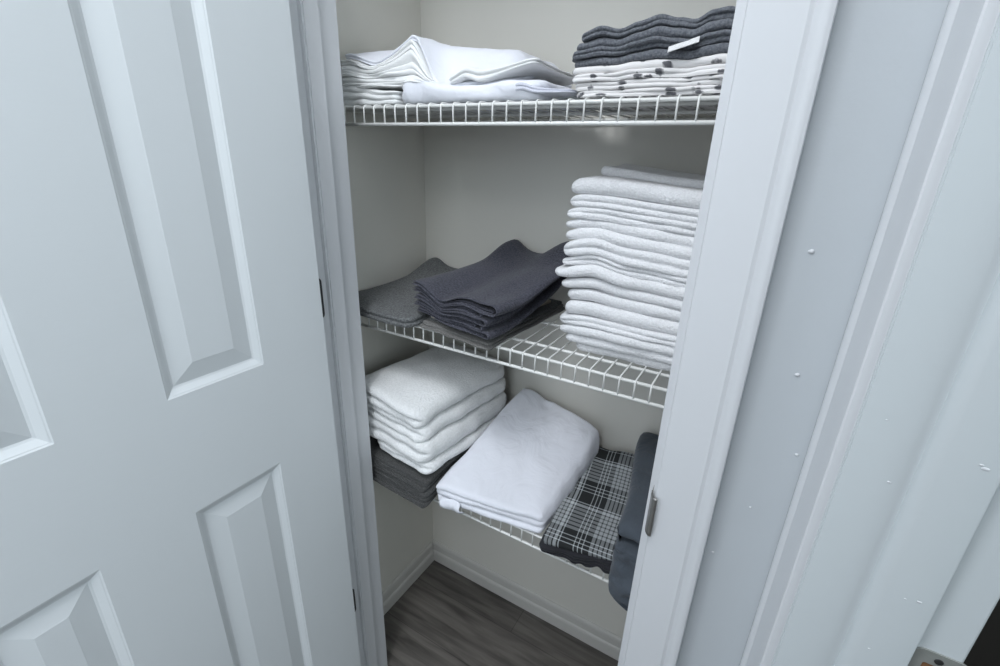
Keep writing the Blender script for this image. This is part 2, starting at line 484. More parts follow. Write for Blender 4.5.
# stop strip with a rounded hall-side edge
poly = [(x + .0072, y) for x, y in [(.1320, YJ + .002), (.1320, YJ - .0020), (.1332, YJ - .0050), (.1355, YJ - .0080), (.1385, YJ - .0102), (.1415, YJ - .0110), (.1735, YJ - .0110), (.1752, YJ - .0102), (.1760, YJ - .0085), (.1760, YJ + .002)]]
bm_extrude(bm, poly, (0, 2.04))
o = from_bm('trim_6', bm, M['jamb'], None, True)
mod = o.modifiers.new('edge', 'EDGE_SPLIT'); mod.split_angle = math.radians(28)
struct(o, 'thickly painted pale jamb with a door stop at the right edge of the picture', 'door jamb')
rnd = random.Random(5)
for (px, pz, r) in ((.1720, -.2060, .0030), (.1690, -.2035, .0018), (.126, -.245, .0018), (.171, -.343, .0020), (.162, -.345, .0012), (.154, -.413, .0014), (.110, -.19, .0010)):
    b2 = bmesh.new(); bmesh.ops.create_icosphere(b2, subdivisions=2, radius=1)
    yy = YJ - .0110 if px > .1412 else YJ
    for v in b2.verts: v.co = Vector((px + v.co.x * r * .9, yy + v.co.y * .0006, H + pz + v.co.z * r * .5))
    from_bm('paint_drip', b2, M['trim'], o, True)

# baseboards in the closet
def baseboard(name, pts, n, label):
    prof = [(0, 0), (.0135, 0), (.0135, .034), (.0118, .040), (.0085, .044), (.0085, .066), (.0070, .073), (.0035, .078), (0, .079)]
    (x0, y0), (x1, y1) = pts
    bm = bmesh.new()
    a = [bm.verts.new((x0 + n[0] * s, y0 + n[1] * s, z)) for s, z in prof]; b = [bm.verts.new((x1 + n[0] * s, y1 + n[1] * s, z)) for s, z in prof]
    k = len(prof)
    for i in range(k): bm.faces.new((a[i], a[(i + 1) % k], b[(i + 1) % k], b[i]))
    bm.faces.new(a[::-1]); bm.faces.new(b)
    struct(from_bm(name, bm, M['closet_trim']), label, 'baseboard')
baseboard('baseboard_back', ((CX0, CYB), (CX1, CYB)), (0, -1), 'white baseboard along the back wall of the closet')
baseboard('baseboard_left', ((CX0, YB), (CX0, CYB - .0136)), (1, 0), 'white baseboard along the left wall of the closet')

# ------------------------------------------------------------------ six-panel door, swung open about 91 degrees
def make_door():
    Wd, Hd, T = .606, 2.03, .035
    zb = .012
    xs = [0, .118, .258, .348, .488, Wd]           # from the hinge edge
    xs = [0, .1185, .2585, .3745 - .0, .5145 - .027, Wd]
    xs = [0, .1205, .2605, .3770, .4900, Wd]
    zs = [zb, .245, .854, 1.0395, 1.670, 1.767, 1.924, zb + Hd]
    loops = [(0, 0), (.0016, .0010), (.0030, .0014), (.0105, .0060), (.0135, .0070), (.0395, .0018), (.0405, .0015)]
    bm = bmesh.new()
    def face_grid(y, sg):
        for i in range(5):
            for j in range(7):
                x0, x1, z0, z1 = xs[i], xs[i + 1], zs[j], zs[j + 1]
                if i in (1, 3) and j in (1, 3, 5):
                    prev = None
                    for o_, dp in loops:
                        c = [bm.verts.new(p) for p in ((x0 + o_, y - sg * dp, z0 + o_), (x1 - o_, y - sg * dp, z0 + o_), (x1 - o_, y - sg * dp, z1 - o_), (x0 + o_, y - sg * dp, z1 - o_))]
                        if prev:
                            for k in range(4): bm.faces.new((prev[k], prev[(k + 1) % 4], c[(k + 1) % 4], c[k]))
                        prev = c
                    bm.faces.new(prev)
                else:
                    bm.faces.new([bm.verts.new(p) for p in ((x0, y, z0), (x1, y, z0), (x1, y, z1), (x0, y, z1))])
    face_grid(T, 1); face_grid(0, -1)
    for j in range(7):
        for x in (0, Wd):
            bm.faces.new([bm.verts.new(p) for p in ((x, 0, zs[j]), (x, T, zs[j]), (x, T, zs[j + 1]), (x, 0, zs[j + 1]))])
    for i in range(5):
        for z in (zb, zb + Hd):
            bm.faces.new([bm.verts.new(p) for p in ((xs[i], 0, z), (xs[i + 1], 0, z), (xs[i + 1], T, z), (xs[i], T, z))])
    bmesh.ops.remove_doubles(bm, verts=bm.verts, dist=1e-5)
    # local x runs from the hinge edge to the free edge, local +y is the closet side of the door
    return bm
door = from_bm('door_1', make_door(), M['door'])
th = math.radians(-89.0)
# closet-side face must pass through (-.650, .507)
door.rotation_euler = (0, 0, th)
off = Vector((-.035 * math.sin(th), .035 * math.cos(th)))
door.location = (-.650 - off.x, .507 - off.y, 0)
struct(door, 'white six-panel door standing open at left of the closet', 'door')

def hinge(zc, hh=.076):
    bm = bmesh.new()
    R_ = .008
    # leaf on the jamb (faces the opening) with rounded corners, and the knuckle barrel
    pts = []
    y0, y1, z0, z1 = YF - .004, YF + .0295, zc - hh / 2, zc + hh / 2
    for cy, cz, a0 in ((y1 - R_, z0 + R_, -PI / 2), (y1 - R_, z1 - R_, 0)):
        for i in range(7):
            a = a0 + PI / 2 * i / 6; pts.append((cy + R_ * math.cos(a), cz + R_ * math.sin(a)))
    pts += [(y0, z1), (y0, z0)]
    a = [bm.verts.new((XL + .0002, y, z)) for y, z in pts]; b = [bm.verts.new((XL + .0022, y, z)) for y, z in pts]
    n = len(pts)
    for i in range(n): bm.faces.new((a[i], a[(i + 1) % n], b[(i + 1) % n], b[i]))
    bm.faces.new(a[::-1]); bm.faces.new(b)
    for k in range(5):
        zz = zc - hh / 2 + hh * k / 5
        bm_tube(bm, [(XL + .002, YF - .006, zz + .0006), (XL + .002, YF - .006, zz + hh / 5 - .0006)], .0052, 12)
    o = from_bm('hinge', bm, M['hinge'])
    o.parent = door
    bpy.context.view_layer.update()
    o.matrix_parent_inverse = door.matrix_world.inverted()
    o['label'] = 'dark metal hinge in the gap beside the door'
    return o
for zc in (H - .2500, H - 1.005, H + .50): hinge(zc)

# ------------------------------------------------------------------ strike plates
def strike_closet():
    bm = bmesh.new()
    zc = H - .412
    bm_box(bm, XR - .0013, XR - .0001, YF + .002, YF + .034, zc - .029, zc + .029, .0004)
    # lip curling forward over the jamb edge and out over the casing
    prof = []
    for i in range(9):
        a = PI / 2 * i / 8
        prof.append((XR - .0008 + .006 * (1 - math.cos(a)), YF - .0085 - .0060 * math.sin(a) + .0085 * (1 - i / 8)))
    prof.append((XR + .0085, YF - .0150))
    half = .029
    rows = []
    for j, zz in enumerate((-half, -half * .9, -half * .5, 0, half * .5, half * .9, half)):
        k = 1 if abs(zz) < half * .95 else .8
        rows.append([(x, y, zc + zz) for x, y in prof])
    t = .0012
    def grid(off):
        return [[bm.verts.new((x - off * .7, y - off * .7, z)) for x, y, z in r] for r in rows]
    A, B = grid(0), grid(t)
    for G in (A, B):
        for j in range(len(rows) - 1):
            for i in range(len(prof) - 1):
                bm.faces.new((G[j][i], G[j][i + 1], G[j + 1][i + 1], G[j + 1][i]))
    for j in range(len(rows) - 1):
        for i in (0, len(prof) - 1):
            bm.faces.new((A[j][i], A[j + 1][i], B[j + 1][i], B[j][i]))
    for i in range(len(prof) - 1):
        for j in (0, len(rows) - 1):
            bm.faces.new((A[j][i], A[j][i + 1], B[j][i + 1], B[j][i]))
    return from_bm('strike_plate', bm, M['strike'], None, True)
tag(strike_closet(), 'small bent metal latch strike lip on the inner edge of the closet casing', 'strike plate')

def strike_right():
    t = empty('strike_plate', (.2030, YJ, H - .4250))
    def rr(x0, x1, z0, z1, r):
        pts = []
        for cx, cz, a0 in ((x1 - r, z0 + r, -PI / 2), (x1 - r, z1 - r, 0), (x0 + r, z1 - r, PI / 2), (x0 + r, z0 + r, PI)):
            for i in range(7):
                a = a0 + PI / 2 * i / 6; pts.append((cx + r * math.cos(a), cz + r * math.sin(a)))
        return pts
    x0, x1, z0, z1 = -.0170, .0205, -.0285, .0285
    outer = rr(x0, x1, z0, z1, .006); hole = rr(-.0095, .0080, -.0145, .0145, .002)
    bm = bmesh.new()
    def yy(x): return -.0019 - max(0, x - .014) ** 1.5 * 4
    o1 = [bm.verts.new((x, yy(x), z)) for x, z in outer]; i1 = [bm.verts.new((x, yy(x), z)) for x, z in hole]
    o2 = [bm.verts.new((x, yy(x) + .0016, z)) for x, z in outer]; i2 = [bm.verts.new((x, yy(x) + .0016, z)) for x, z in hole]
    n = len(outer)
    for i in range(n):
        j = (i + 1) % n
        bm.faces.new((o1[i], o1[j], i1[j], i1[i])); bm.faces.new((o2[i], i2[i], i2[j], o2[j]))
        bm.faces.new((o1[i], o2[i], o2[j], o1[j])); bm.faces.new((i1[i], i1[j], i2[j], i2[i]))
    from_bm('plate', bm, M['strike_dull'], t)
    bm = bmesh.new(); a = [bm.verts.new((x * 1.05, -.0007, z * 1.05)) for x, z in hole]; b = [bm.verts.new((x * 1.05, -.0002, z * 1.05)) for x, z in hole]
    for i in range(n): bm.faces.new((a[i], a[(i + 1) % n], b[(i + 1) % n], b[i]))
    bm.faces.new(a); bm.faces.new(b[::-1])
    from_bm('latch_pocket', bm, M['brass'], t)
    for sz in (.0205, -.0205):
        bm = bmesh.new()
        bmesh.ops.create_uvsphere(bm, u_segments=16, v_segments=8, radius=1)
        for v in bm.verts: v.co = Vector((v.co.x * .0034, -.0019 + v.co.y * .0007, sz + v.co.z * .0034))
        from_bm('screw', bm, M['hinge'], t, True)
    return t
tag(strike_right(), 'tarnished metal latch strike plate on the door jamb at bottom right, by the dark room', 'strike plate')

# ------------------------------------------------------------------ wire shelves
ZT, ZM, ZL = .0845, -.3235, -.7170       # shelf tops, relative to the camera height
YS, YE = .685, .999
def wire_shelf(ztop, xref, label):
    t = empty('wire_shelf', ((CX0 + CX1) / 2, YS, H + ztop - .034))
    ox, oy, oz = t.location
    def P(x, y, z): return (x - ox, y - oy, z + H - oz)
    x0, x1 = CX0 + .004, CX1 - .004
    rw, rr_ = .0016, .0029
    zw = ztop - rw
    bm = bmesh.new()
    k0 = math.ceil((x0 + .006 - xref) / .0254)
    x = xref + k0 * .0254
    while x < x1 - .004:
        pts = [(YE, zw), (.9, zw), (.75, zw), (YS + .006, zw), (YS + .002, zw - .0012), (YS, zw - .005), (YS, ztop - .0335)]
        bm_tube(bm, [P(x, y, z) for y, z in pts], rw, 6)
        x += .0254
    from_bm('wire_grid', bm, M['wire'], t, True)
    for nm, y, z, r in (('front_rail', YS + .0045, ztop - .0058, rr_), ('lip_rail', YS + .0012, ztop - .0340, rr_ * 1.05), ('support_rail', .743, ztop - .0053, rr_), ('support_rail', .865, ztop - .0053, rr_), ('back_rail', .9945, ztop - .0053, rr_)):
        bm = bmesh.new(); bm_tube(bm, [P(x0, y, z), P((x0 + x1) / 2, y, z), P(x1, y, z)], r, 10)
        from_bm(nm, bm, M['wire'], t, True)
    tag(t, label, 'shelf', 'white wire shelves across the linen closet')
    return t
wire_shelf(ZT, -.0915, 'white wire shelf highest in the closet, under the sheets and grey cloths')
wire_shelf(ZM, -.3963, 'white wire shelf in the middle, carrying the tall white towel stack')
wire_shelf(ZL, -.1219, 'white wire shelf lowest in the closet, under the plaid cloth')

# ------------------------------------------------------------------ MIDDLE SHELF
# tall stack of white terry towels; heights from the bottom up, offsets of the left/front edges
G = 'white terry towels in the tall stack'
tow = [ # h, left x, front y, bulges front
 (.016, -.272, .752, 1), (.017, -.292, .742, 1), (.017, -.305, .736, 1), (.018, -.306, .738, 2), (.024, -.297, .741, 1),
 (.020, -.298, .742, 1), (.018, -.304, .741, 1), (.021, -.318, .737, 1), (.016, -.306, .741, 2), (.028, -.304, .738, 2), (.019, -.307, .742, 1),
 (.017, -.305, .744, 1), (.019, -.303, .744, 2), (.020, -.300, .745, 2), (.026, -.303, .746, 1)]
names = ['lowest white towel of the tall stack, resting on the wire shelf', 'white towel second from the bottom of the tall stack', 'white towel third from the bottom of the tall stack', 'white towel fourth from the bottom of the tall stack',
 'white towel fifth from the bottom of the tall stack', 'white towel sixth from the bottom of the tall stack', 'white towel seventh from the bottom of the tall stack', 'white towel eighth from the bottom, poking out furthest left in the tall stack', 'white towel seventh from the top of the tall stack', 'white towel sixth from the top of the tall stack, bunched thick',
 'white towel fifth from the top of the tall stack', 'white towel fourth from the top of the tall stack', 'white towel third from the top of the tall stack', 'white towel second in the tall stack, below the topmost full one', 'topmost full-size white towel of the tall stack, with a thick rolled front edge']
z = ZM + .0005
tz = z
total = sum(a[0] for a in tow)
scale_h = (-.024 - ZM) / total
for i, (h, xl, yf, lf) in enumerate(tow):
    h *= scale_h
    xr, yb = .045, .985
    w, d = xr - xl, yb - yf
    cx, cy = (xl + xr) / 2, (yf + yb) / 2
    z0 = z; k = i / (len(tow) - 1)
    def df(x, y, zz, cx=cx, cy=cy, z0=z0, k=k, h=h, i=i):
        X, Y = x + cx, y + cy
        hump = .012 * math.exp(-((X + .245) / .035) ** 2) * math.sin(PI * min(1, k * 1.15)) * (1 if k < .87 else .5)
        hump *= math.exp(-((k - .6) / .28) ** 2)
        sag = -.013 * k * smooth01((X + .26) / .2) + .004 * k * smooth01((X + .10) / .1)
        endd = -.006 * smooth01((-.275 - X) / .03) * (zz / h) * (1 if i > 0 else 0)
        lean = .018 * k
        return (x - .006 * k, y + .0 * lean, zz + hump * 1.0 + sag * 1.0 + .0022 * pn(X * 13, Y * 12, i * .22, 3) + endd)
    o = cloth_obj('white_towel', slab_mesh(w, d, h * .99, lf, 1, .016, 20 + i, .0055, .0012, inset=.85, deform=df), M['terry'], cx - .006, cy, z0)
    tag(o, names[i], 'towel', G)
    z += h
zt_ = z
def df(x, y, zz):
    X = x - .09
    return (x, y, zz - .016 * smooth01((X + .26) / .2) + .006 * smooth01((y + .0) / .08) + .001 * pn(x * 15, y * 15, 0, 9))
o = cloth_obj('white_towel', slab_mesh(.30, .135, .016, 1, 1, .014, 77, .003, .001, deform=df), M['terry'], -.145, .905, zt_ + .0012)
tag(o, 'smaller white towel lying at the back on top of the tall stack', 'towel', G)

# flat grey mat folded in the left corner
def df(x, y, zz):
    t = smooth01((y + .02) / .19)
    c = smooth01((y - .06) / .11)
    peak = math.exp(-((x + .098) / .032) ** 2)
    return (x, y, zz + .014 * t + .020 * c * peak + .010 * c - .004 * smooth01((-.12 - y) / .05) + .0025 * pn(x * 14, y * 14, 0, 4))
o = cloth_obj('folded_mat', slab_mesh(.235, .335, .021, 2, 2, .022, 41, .003, .002, deform=df), M['mat'], -.700, .833, ZM + .001, math.radians(-3))
tag(o, 'flat grey woven mat, folded, in the left corner of the middle shelf', 'mat')

# thin taupe cloths under the charcoal towels, hanging over the shelf lip
for i, (mat, w, d, h, cx, cy, dz, lab) in enumerate((
        ('taupe', .178, .30, .0055, -.485, .824, 0, 'lowest thin taupe cloth, drooping over the shelf lip under the charcoal towels'),
        ('taupe', .172, .295, .0055, -.486, .828, .0057, 'second thin taupe cloth from the shelf, under the charcoal towels'),
        ('mat', .166, .28, .006, -.487, .836, .0114, 'dark grey thin cloth on the taupe ones, under the beige cloth'),
        ('beige', .140, .26, .005, -.492, .824, .0176, 'beige cloth peeking out beneath the charcoal towels'))):
    def df(x, y, zz, i=i, d=d):
        t = smooth01((-.085 - y) / .09)
        return (x, y, zz - (.0105 - .0015 * i) * t * smooth01((x + .06) / .12) + .0016 * pn(x * 22, y * 22, i, 6) + .012 * smooth01((y - .02) / .12) * 0)
    o = cloth_obj('thin_cloth', slab_mesh(w, d, h, 2 if i < 3 else 1, 1, .010, 60 + i, .004, .0008, deform=df), M[mat], cx, cy, ZM + .0008 + dz, math.radians(-4))
    tag(o, lab, 'cloth', 'thin folded cloths under the charcoal towels')

# charcoal terry towels, their folds opening toward the front
zc = ZM + .0225
labs = ['lowest charcoal towel of the rumpled pile on the middle shelf', 'second charcoal towel from the bottom of the rumpled pile', 'third charcoal towel from the bottom of the rumpled pile', 'charcoal towel second from the top of the rumpled pile', 'topmost charcoal towel, its open fold loop facing front']
rgt = [.106, .092, .100, .084, .124]           # where each fold loop ends at the right
lft = [-.092, -.095, -.098, -.102, -.104]
t_ = .0031
def c_fold(a0, a1, zlo, gl, gr, n=22):
    """a cloth doubled over, fold at the right: gap gl at the open left side, gr near the fold"""
    def g(a): return gl + (gr - gl) * smooth01((a - a0 - .06) / (a1 - a0 - .06))
    r = gr / 2; e = a1 - r * 1.3
    lo = [(a0 + (e - a0) * i / n, zlo) for i in range(n + 1)]
    arc = [(e + 1.3 * r * math.sin(PI * i / 10), zlo + r - r * math.cos(PI * i / 10)) for i in range(1, 10)]
    hi = [(e + (a0 + .004 - e) * i / n, zlo + g(e + (a0 + .004 - e) * i / n)) for i in range(n + 1)]
    return lo + arc + hi
GL, GR = .0056, .0114
for i in range(5):
    gr = GR + (.007 if i == 4 else 0)
    outer = c_fold(lft[i], rgt[i], t_ / 2, GL, gr)
    inner = c_fold(lft[i] + .003, rgt[i] - .014 - .008 * (i % 2), t_ / 2 + .0032 * .55, GL * .32, GR * .36)
    def df(a, u, zz, i=i):
        al = smooth01((a + .03) / .10)
        base = i * ((GL + t_) + (GR - GL) * al) * (1 - .0 * al)
        back = smooth01((u + .13) / .26)
        rise = (.062 + .016 * smooth01((u - .02) / .12)) * back + .020 * smooth01((u - .05) / .1) * math.exp(-((a + .086) / .028) ** 2) + .020 * smooth01((u - .04) / .1) * smooth01((a - .0) / .07)
        k = i / 4
        trough = -.004 * math.exp(-((a - .005) / .055) ** 2) * smooth01((u + .05) / .12) * k
        wave = .35 * (.0075 * math.exp(-((a + .06) / .03) ** 2) - .0035 * math.exp(-((a + .005) / .03) ** 2)) * smooth01((-.0 - u) / .12) * (.4 + .6 * k)
        right = -.012 * smooth01((a - .01) / .08) * smooth01((.03 - u) / .12) * (k + .15)
        left = .024 * (.35 + .65 * k) * smooth01((-.01 - a) / .08) * (1 - back)
        flat = 1 - .45 * back * (1 if i < 5 else 0)
        return (a + .004 * pn(u * 7, 0, 0, i + 2), u + .006 * pn(a * 14, zz * 90, i, 8), zz * (flat if zz < .02 else flat) + base * flat + rise + trough + wave + right + left + .0012 * pn(a * 15, u * 11, i * .25, 5))
    v1, f1 = ribbon_mesh(outer, t_, .300, 44, df, 50 + i, .0, .0006)
    v2, f2 = ribbon_mesh(inner, .0020, .292, 44, df, 60 + i, .0, .0003)
    n1 = len(v1)
    o = cloth_obj('charcoal_towel', (v1 + v2, f1 + [tuple(q + n1 for q in f) for f in f2]), M['charcoal'], -.478, .820, zc, math.radians(-11))
    tag(o, labs[i], 'towel', 'charcoal towels in the rumpled pile')

# ------------------------------------------------------------------ LOWER SHELF
# graphite folded sheets under the white towels, drooping over the lip
gl = ['lowest graphite grey cloth, drooping over the lip of the bottom shelf', 'second graphite cloth from the bottom, under the white bath towels', 'third graphite cloth from the bottom, under the white bath towels', 'fourth graphite cloth from the bottom, under the white bath towels', 'topmost graphite cloth, directly under the white bath towels']
z = ZL + .0008
for i in range(5):
    w = .262 - .004 * (i % 2); d = .325; h = .0130
    cx, cy = -.664 + .002 * (i % 3), .806 + .002 * ((i * 2) % 3)
    def df(x, y, zz, i=i):
        f = smooth01((-.09 - y) / .075)
        return (x, y, zz - (.015 - .001 * i) * f - .001 * f * smooth01((x + .02) / .15) * (1 - .1 * i) + .0025 * pn(x * 14, y * 14, i * .2, 11))
    o = cloth_obj('graphite_cloth', slab_mesh(w, d, h, 3, 1, .012, 90 + i, .004, .0012, deform=df), M['graphite'], cx, cy, z, math.radians(-4))
    tag(o, gl[i], 'cloth', 'graphite folded cloths on the bottom shelf')
    z += h + .0002
# thick white bath towels
wl = ['lowest white bath towel, set back from the left, on the graphite cloths', 'second white bath towel from the bottom on the bottom shelf', 'white bath towel just below the topmost on the bottom shelf', 'topmost thick white bath towel on the bottom shelf, seen from above']
zz0 = z
spec = [(.028, .185, -.612, .004), (.054, .228, -.640, .0), (.040, .222, -.647, .003), (.046, .226, -.650, -.003)]
for i, (h, w, cx, dy) in enumerate(spec):
    d = .315; cy = .807 + dy
    def df(x, y, zz, i=i, h=h):
        b = smooth01((y + .02) / .16)
        front = smooth01((-.08 - y) / .08)
        k = i / 3
        return (x, y, zz + (.004 + .010 * k) * math.exp(-(x / .09) ** 2 - (y / .12) ** 2) - .012 * front * k * smooth01((x + .1) / .2) + .0048 * pn(x * 10, y * 9, i * .33, 21) - .006 * smooth01((abs(x) - .07) / .05) * k)
    o = cloth_obj('white_bath_towel', slab_mesh(w, d, h, 2, 1, .026, 110 + i, .007, .004, 10, inset=1.0, deform=df), M['flannel'], cx, cy, zz0, math.radians(-6))
    sm = o.modifiers.new('soften', 'SMOOTH'); sm.factor = .5; sm.iterations = 3
    tag(o, wl[i], 'towel', 'thick white bath towels on the bottom shelf')
    zz0 += h + .0002

# plaid cloth
def lift(y): return .030 * smooth01((y + .02) / .17)
def df(x, y, zz):
    t = smooth01((y + .05) / .2); fr = smooth01((-.02 - y) / .12)
    return (x, y + .17 * x * fr, zz + lift(y) - .004 * smooth01((-.11 - y) / .05) + .0065 * pn(x * 17, y * 11, 0, 31) * (.3 + t))
pl = cloth_obj('plaid_cloth', slab_mesh(.140, .305, .015, 1, 2, .010, 130, .002, .0012, deform=df, nx=50, ny=60, rings=18), M['plaid'], -.216, .826, ZL + .0185, math.radians(4.5), uv=0.0)
tag(pl, 'folded black and white plaid cloth on the bottom shelf beside the slate bundle', 'cloth')
def df2(x, y, zz):
    fr = smooth01((-.02 - y) / .12)
    return (x, y + .17 * x * fr + .005 * pn(x * 24, 0, zz * 60, 4), zz * (1 + 0 * fr) + lift(y) * (zz / .018) - .012 * smooth01((-.125 - y) / .03) * (.6 + 1.4 * pn(x * 55, 0, 0, 7)) * smooth01((x + .03) / .04) * (1 - zz / .0175) + .001 * pn(x * 20, y * 20, 0, 33))
o = cloth_obj('black_cloth', slab_mesh(.142, .306, .0175, 3, 2, .010, 131, .006, .0006, deform=df2), M['black_trim'], -.217, .823, ZL + .0008, math.radians(4.5))
tag(o, 'black ruffled cloth folded directly beneath the plaid one', 'cloth')

# big white folded sheet, thicker at the back
def df(x, y, zz):
    t = smooth01((y + .17) / .31) * .35 + .65 * max(0, min(1, (y + .15) / .29))
    lat = .5 - x / .24
    hh = (.86 + .16 * lat) + (1.58 + .62 * lat) * t
    front = smooth01((-.09 - y) / .06); fr = max(0, min(1, (.12 - y) / .25))
    edge = smooth01((abs(x) - .085) / .04)
    k = min(1.1, zz / .05)
    z_ = zz * hh - .008 * edge * k
    und = .028 * smooth01((x - .075) / .05) * smooth01((y + .08) / .12) * (1 - k)      # right side tucked up on the cloth beside it
    wr = .0055 * pn(x * 11 + y * 6, y * 6 - x * 3, 0, 17) + .0032 * pn(x * 28 + y * 18, y * 12, 1, 18)
    return (x * (1 - .03 * t) + .006 * front * pn(zz * 60, 0, 0, 2), y + .27 * x * fr + .005 * pn(x * 14, zz * 40, 0, 14), z_ + und + wr * smooth01(zz / .03))
v, f = slab_mesh(.246, .300, .050, 3, 1, .016, 140, .004, .002, 12, inset=.8, deform=df, nx=70, ny=70, rings=26)
sh = cloth_obj('white_sheet', (v, f), M['cotton'], -.396, .822, ZL + .001, math.radians(-6))
tag(sh, 'big folded white sheet, thick at the back, on the bottom shelf', 'sheet')
# loose corner hanging from its front-left fold
b3 = bmesh.new()
rows = []
for j in range(11):
    t = j / 10
    row = []
    for i in range(9):
        s = i / 8
        x = -.100 + .046 * s + .006 * t
        y = -.146 + .27 * x - .0125 * math.sin(PI * min(1, t * .9 + .1)) - .004 * math.sin(7 * s + 2 * t)
        zz = .024 - .037 * t * (.75 + .25 * math.sin(3 * s + .5)) - .006 * s
        row.append(b3.verts.new((x, y, zz)))
    rows.append(row)
for j in range(10):
    for i in range(8): b3.faces.new((rows[j][i], rows[j][i + 1], rows[j + 1][i + 1], rows[j + 1][i]))
fl = from_bm('loose_corner', b3, M['cotton'], sh, True)
sm = fl.modifiers.new('thick', 'SOLIDIFY'); sm.thickness = .0022

# slate bundle at right, its front end slumping over the lip
def slate():
    # profile in (y, z), clockwise from the bottom back
    prof = [(.975, .001), (.985, .05), (.975, .136), (.94, .148), (.88, .149), (.80, .148), (.73, .147), (.69, .144), (.666, .136), (.655, .116), (.682, .106), (.654, .096), (.652, .084), (.648, .066), (.640, .040), (.639, .012), (.643, -.018), (.651, -.048), (.660, -.066), (.668, -.070), (.674, -.058), (.679, -.030), (.6825, -.008), (.690, .001), (.74, .0006), (.86, .0006)]
    def cr(p0, p1, p2, p3, t):
        return tuple(.5 * (2 * p1[k] + (p2[k] - p0[k]) * t + (2 * p0[k] - 5 * p1[k] + 4 * p2[k] - p3[k]) * t * t + (3 * p1[k] - p0[k] - 3 * p2[k] + p3[k]) * t ** 3) for k in (0, 1))
    n = len(prof); pts = []
    for i in range(n):
        for s in range(5): pts.append(cr(prof[i - 1], prof[i], prof[(i + 1) % n], prof[(i + 2) % n], s / 5))
    cy = sum(p[0] for p in pts) / len(pts); cz = sum(p[1] for p in pts) / len(pts)
    nu = 44; X0, X1 = -.176, .055
    verts = []; faces = []; rows = []
    for j in range(nu + 1):
        u = j / nu
        e = min(u, 1 - u) * (X1 - X0)
        rr = .022
        k = 1 - (1 - math.sqrt(max(0, 1 - (1 - min(1, e / rr)) ** 2)))
        row = []
        for i, (y, zv) in enumerate(pts):
            sx = X0 + (X1 - X0) * u
            # round the two ends by pulling the profile inward along its normal
            p, q = pts[i - 1], pts[(i + 1) % len(pts)]
            dy, dz = q[0] - p[0], q[1] - p[1]; l = math.hypot(dy, dz) or 1
            ny, nz = -dz / l, dy / l
            off = .014 * (1 - k)
            yy, z2 = y + ny * off * 1, zv + nz * off * 1
            bel = smooth01((.70 - y) / .05)
            wr = .017 * pn(sx * 22 + zv * 20, zv * 40 - sx * 14, 0, 51) * bel + .005 * pn(sx * 45, zv * 70, 1, 52) * bel + .0012 * pn(sx * 14, y * 14, 2, 53)
            low = smooth01((-.0 - zv) / .05)
            sx2 = sx + (1 - u) * (.040 * smooth01((.97 - y) / .3) + .050 * low + .006 * smooth01((.02 - zv) / .05))
            row.append(len(verts)); verts.append((sx2, yy - wr * (1 if ny else 0), z2 + wr * .4))
        rows.append(row)
    m = len(pts)
    for j in range(nu):
        for i in range(m):
            k2 = (i + 1) % m
            faces.append((rows[j][i], rows[j][k2], rows[j + 1][k2], rows[j + 1][i]))
    faces.append(tuple(rows[0][::-1])); faces.append(tuple(rows[-1]))
    return verts, faces
v, f = slate()
v = [(x + .05, y - .8, z_) for x, y, z_ in v]
o = cloth_obj('slate_blanket', (v, f), M['slate'], -.05, .8, ZL)
tag(o, 'slate grey bundled blanket slumping over the shelf lip beside the plaid cloth', 'blanket')

# ------------------------------------------------------------------ TOP SHELF, right: patterned cloths under blue-grey ones
WR = [(-.32, .000, -.006), (-.295, .001, -.001), (-.268, .001, .0055), (-.240, .000, -.001), (-.215, .002, .004), (-.190, .003, .0095), (-.165, .001, .003), (-.145, -.001, -.001), (-.125, .0015, .0075), (-.108, .003, .009), (-.088, .001, .001), (-.06, -.003, -.012), (0, -.004, -.016)]
def warp_r(X, k):
    """fold waves: gentle low in the stack (k = 0), strong on top (k = 1)"""
    X = max(WR[0][0], min(WR[-1][0] - 1e-6, X))
    for a, b in zip(WR, WR[1:]):
        if X < b[0]:
            s = smooth01((X - a[0]) / (b[0] - a[0])); lo = a[1] + (b[1] - a[1]) * s; hi = a[2] + (b[2] - a[2]) * s
            return (lo * min(1, 2 * k) if k < .5 else lo + (hi - lo) * (k - .5) * 2) + .004 * k * smooth01((X + .30) / .15)
    return 0
z = ZT + .0006
wlab = ['lowest white black-printed cloth, spread flat on the top wire shelf', 'second white black-printed cloth from the shelf, under the blue-grey ones', 'third white black-printed cloth from the shelf, under the blue-grey ones', 'topmost white black-printed cloth, directly under the blue-grey ones']
blab = ['lowest blue-grey folded cloth, lying on the white printed ones', 'blue-grey cloth second from the bottom of the top shelf stack', 'blue-grey cloth just below the topmost on the top shelf', 'topmost blue-grey folded cloth on the top shelf']
KT = 8
specs = [('print', .0090, 2, -.299, .055, .702), ('print', .0100, 2, -.303, .020, .700), ('print', .0105, 2, -.306, -.075, .699), ('print', .0095, 1, -.308, -.080, .702),
         ('navy_grey', .0105, 1, -.308, -.060, .701), ('navy_grey', .0115, 2, -.311, -.058, .699), ('navy_grey', .0105, 1, -.306, -.060, .702), ('navy_grey', .0115, 2, -.298, -.062, .705)]
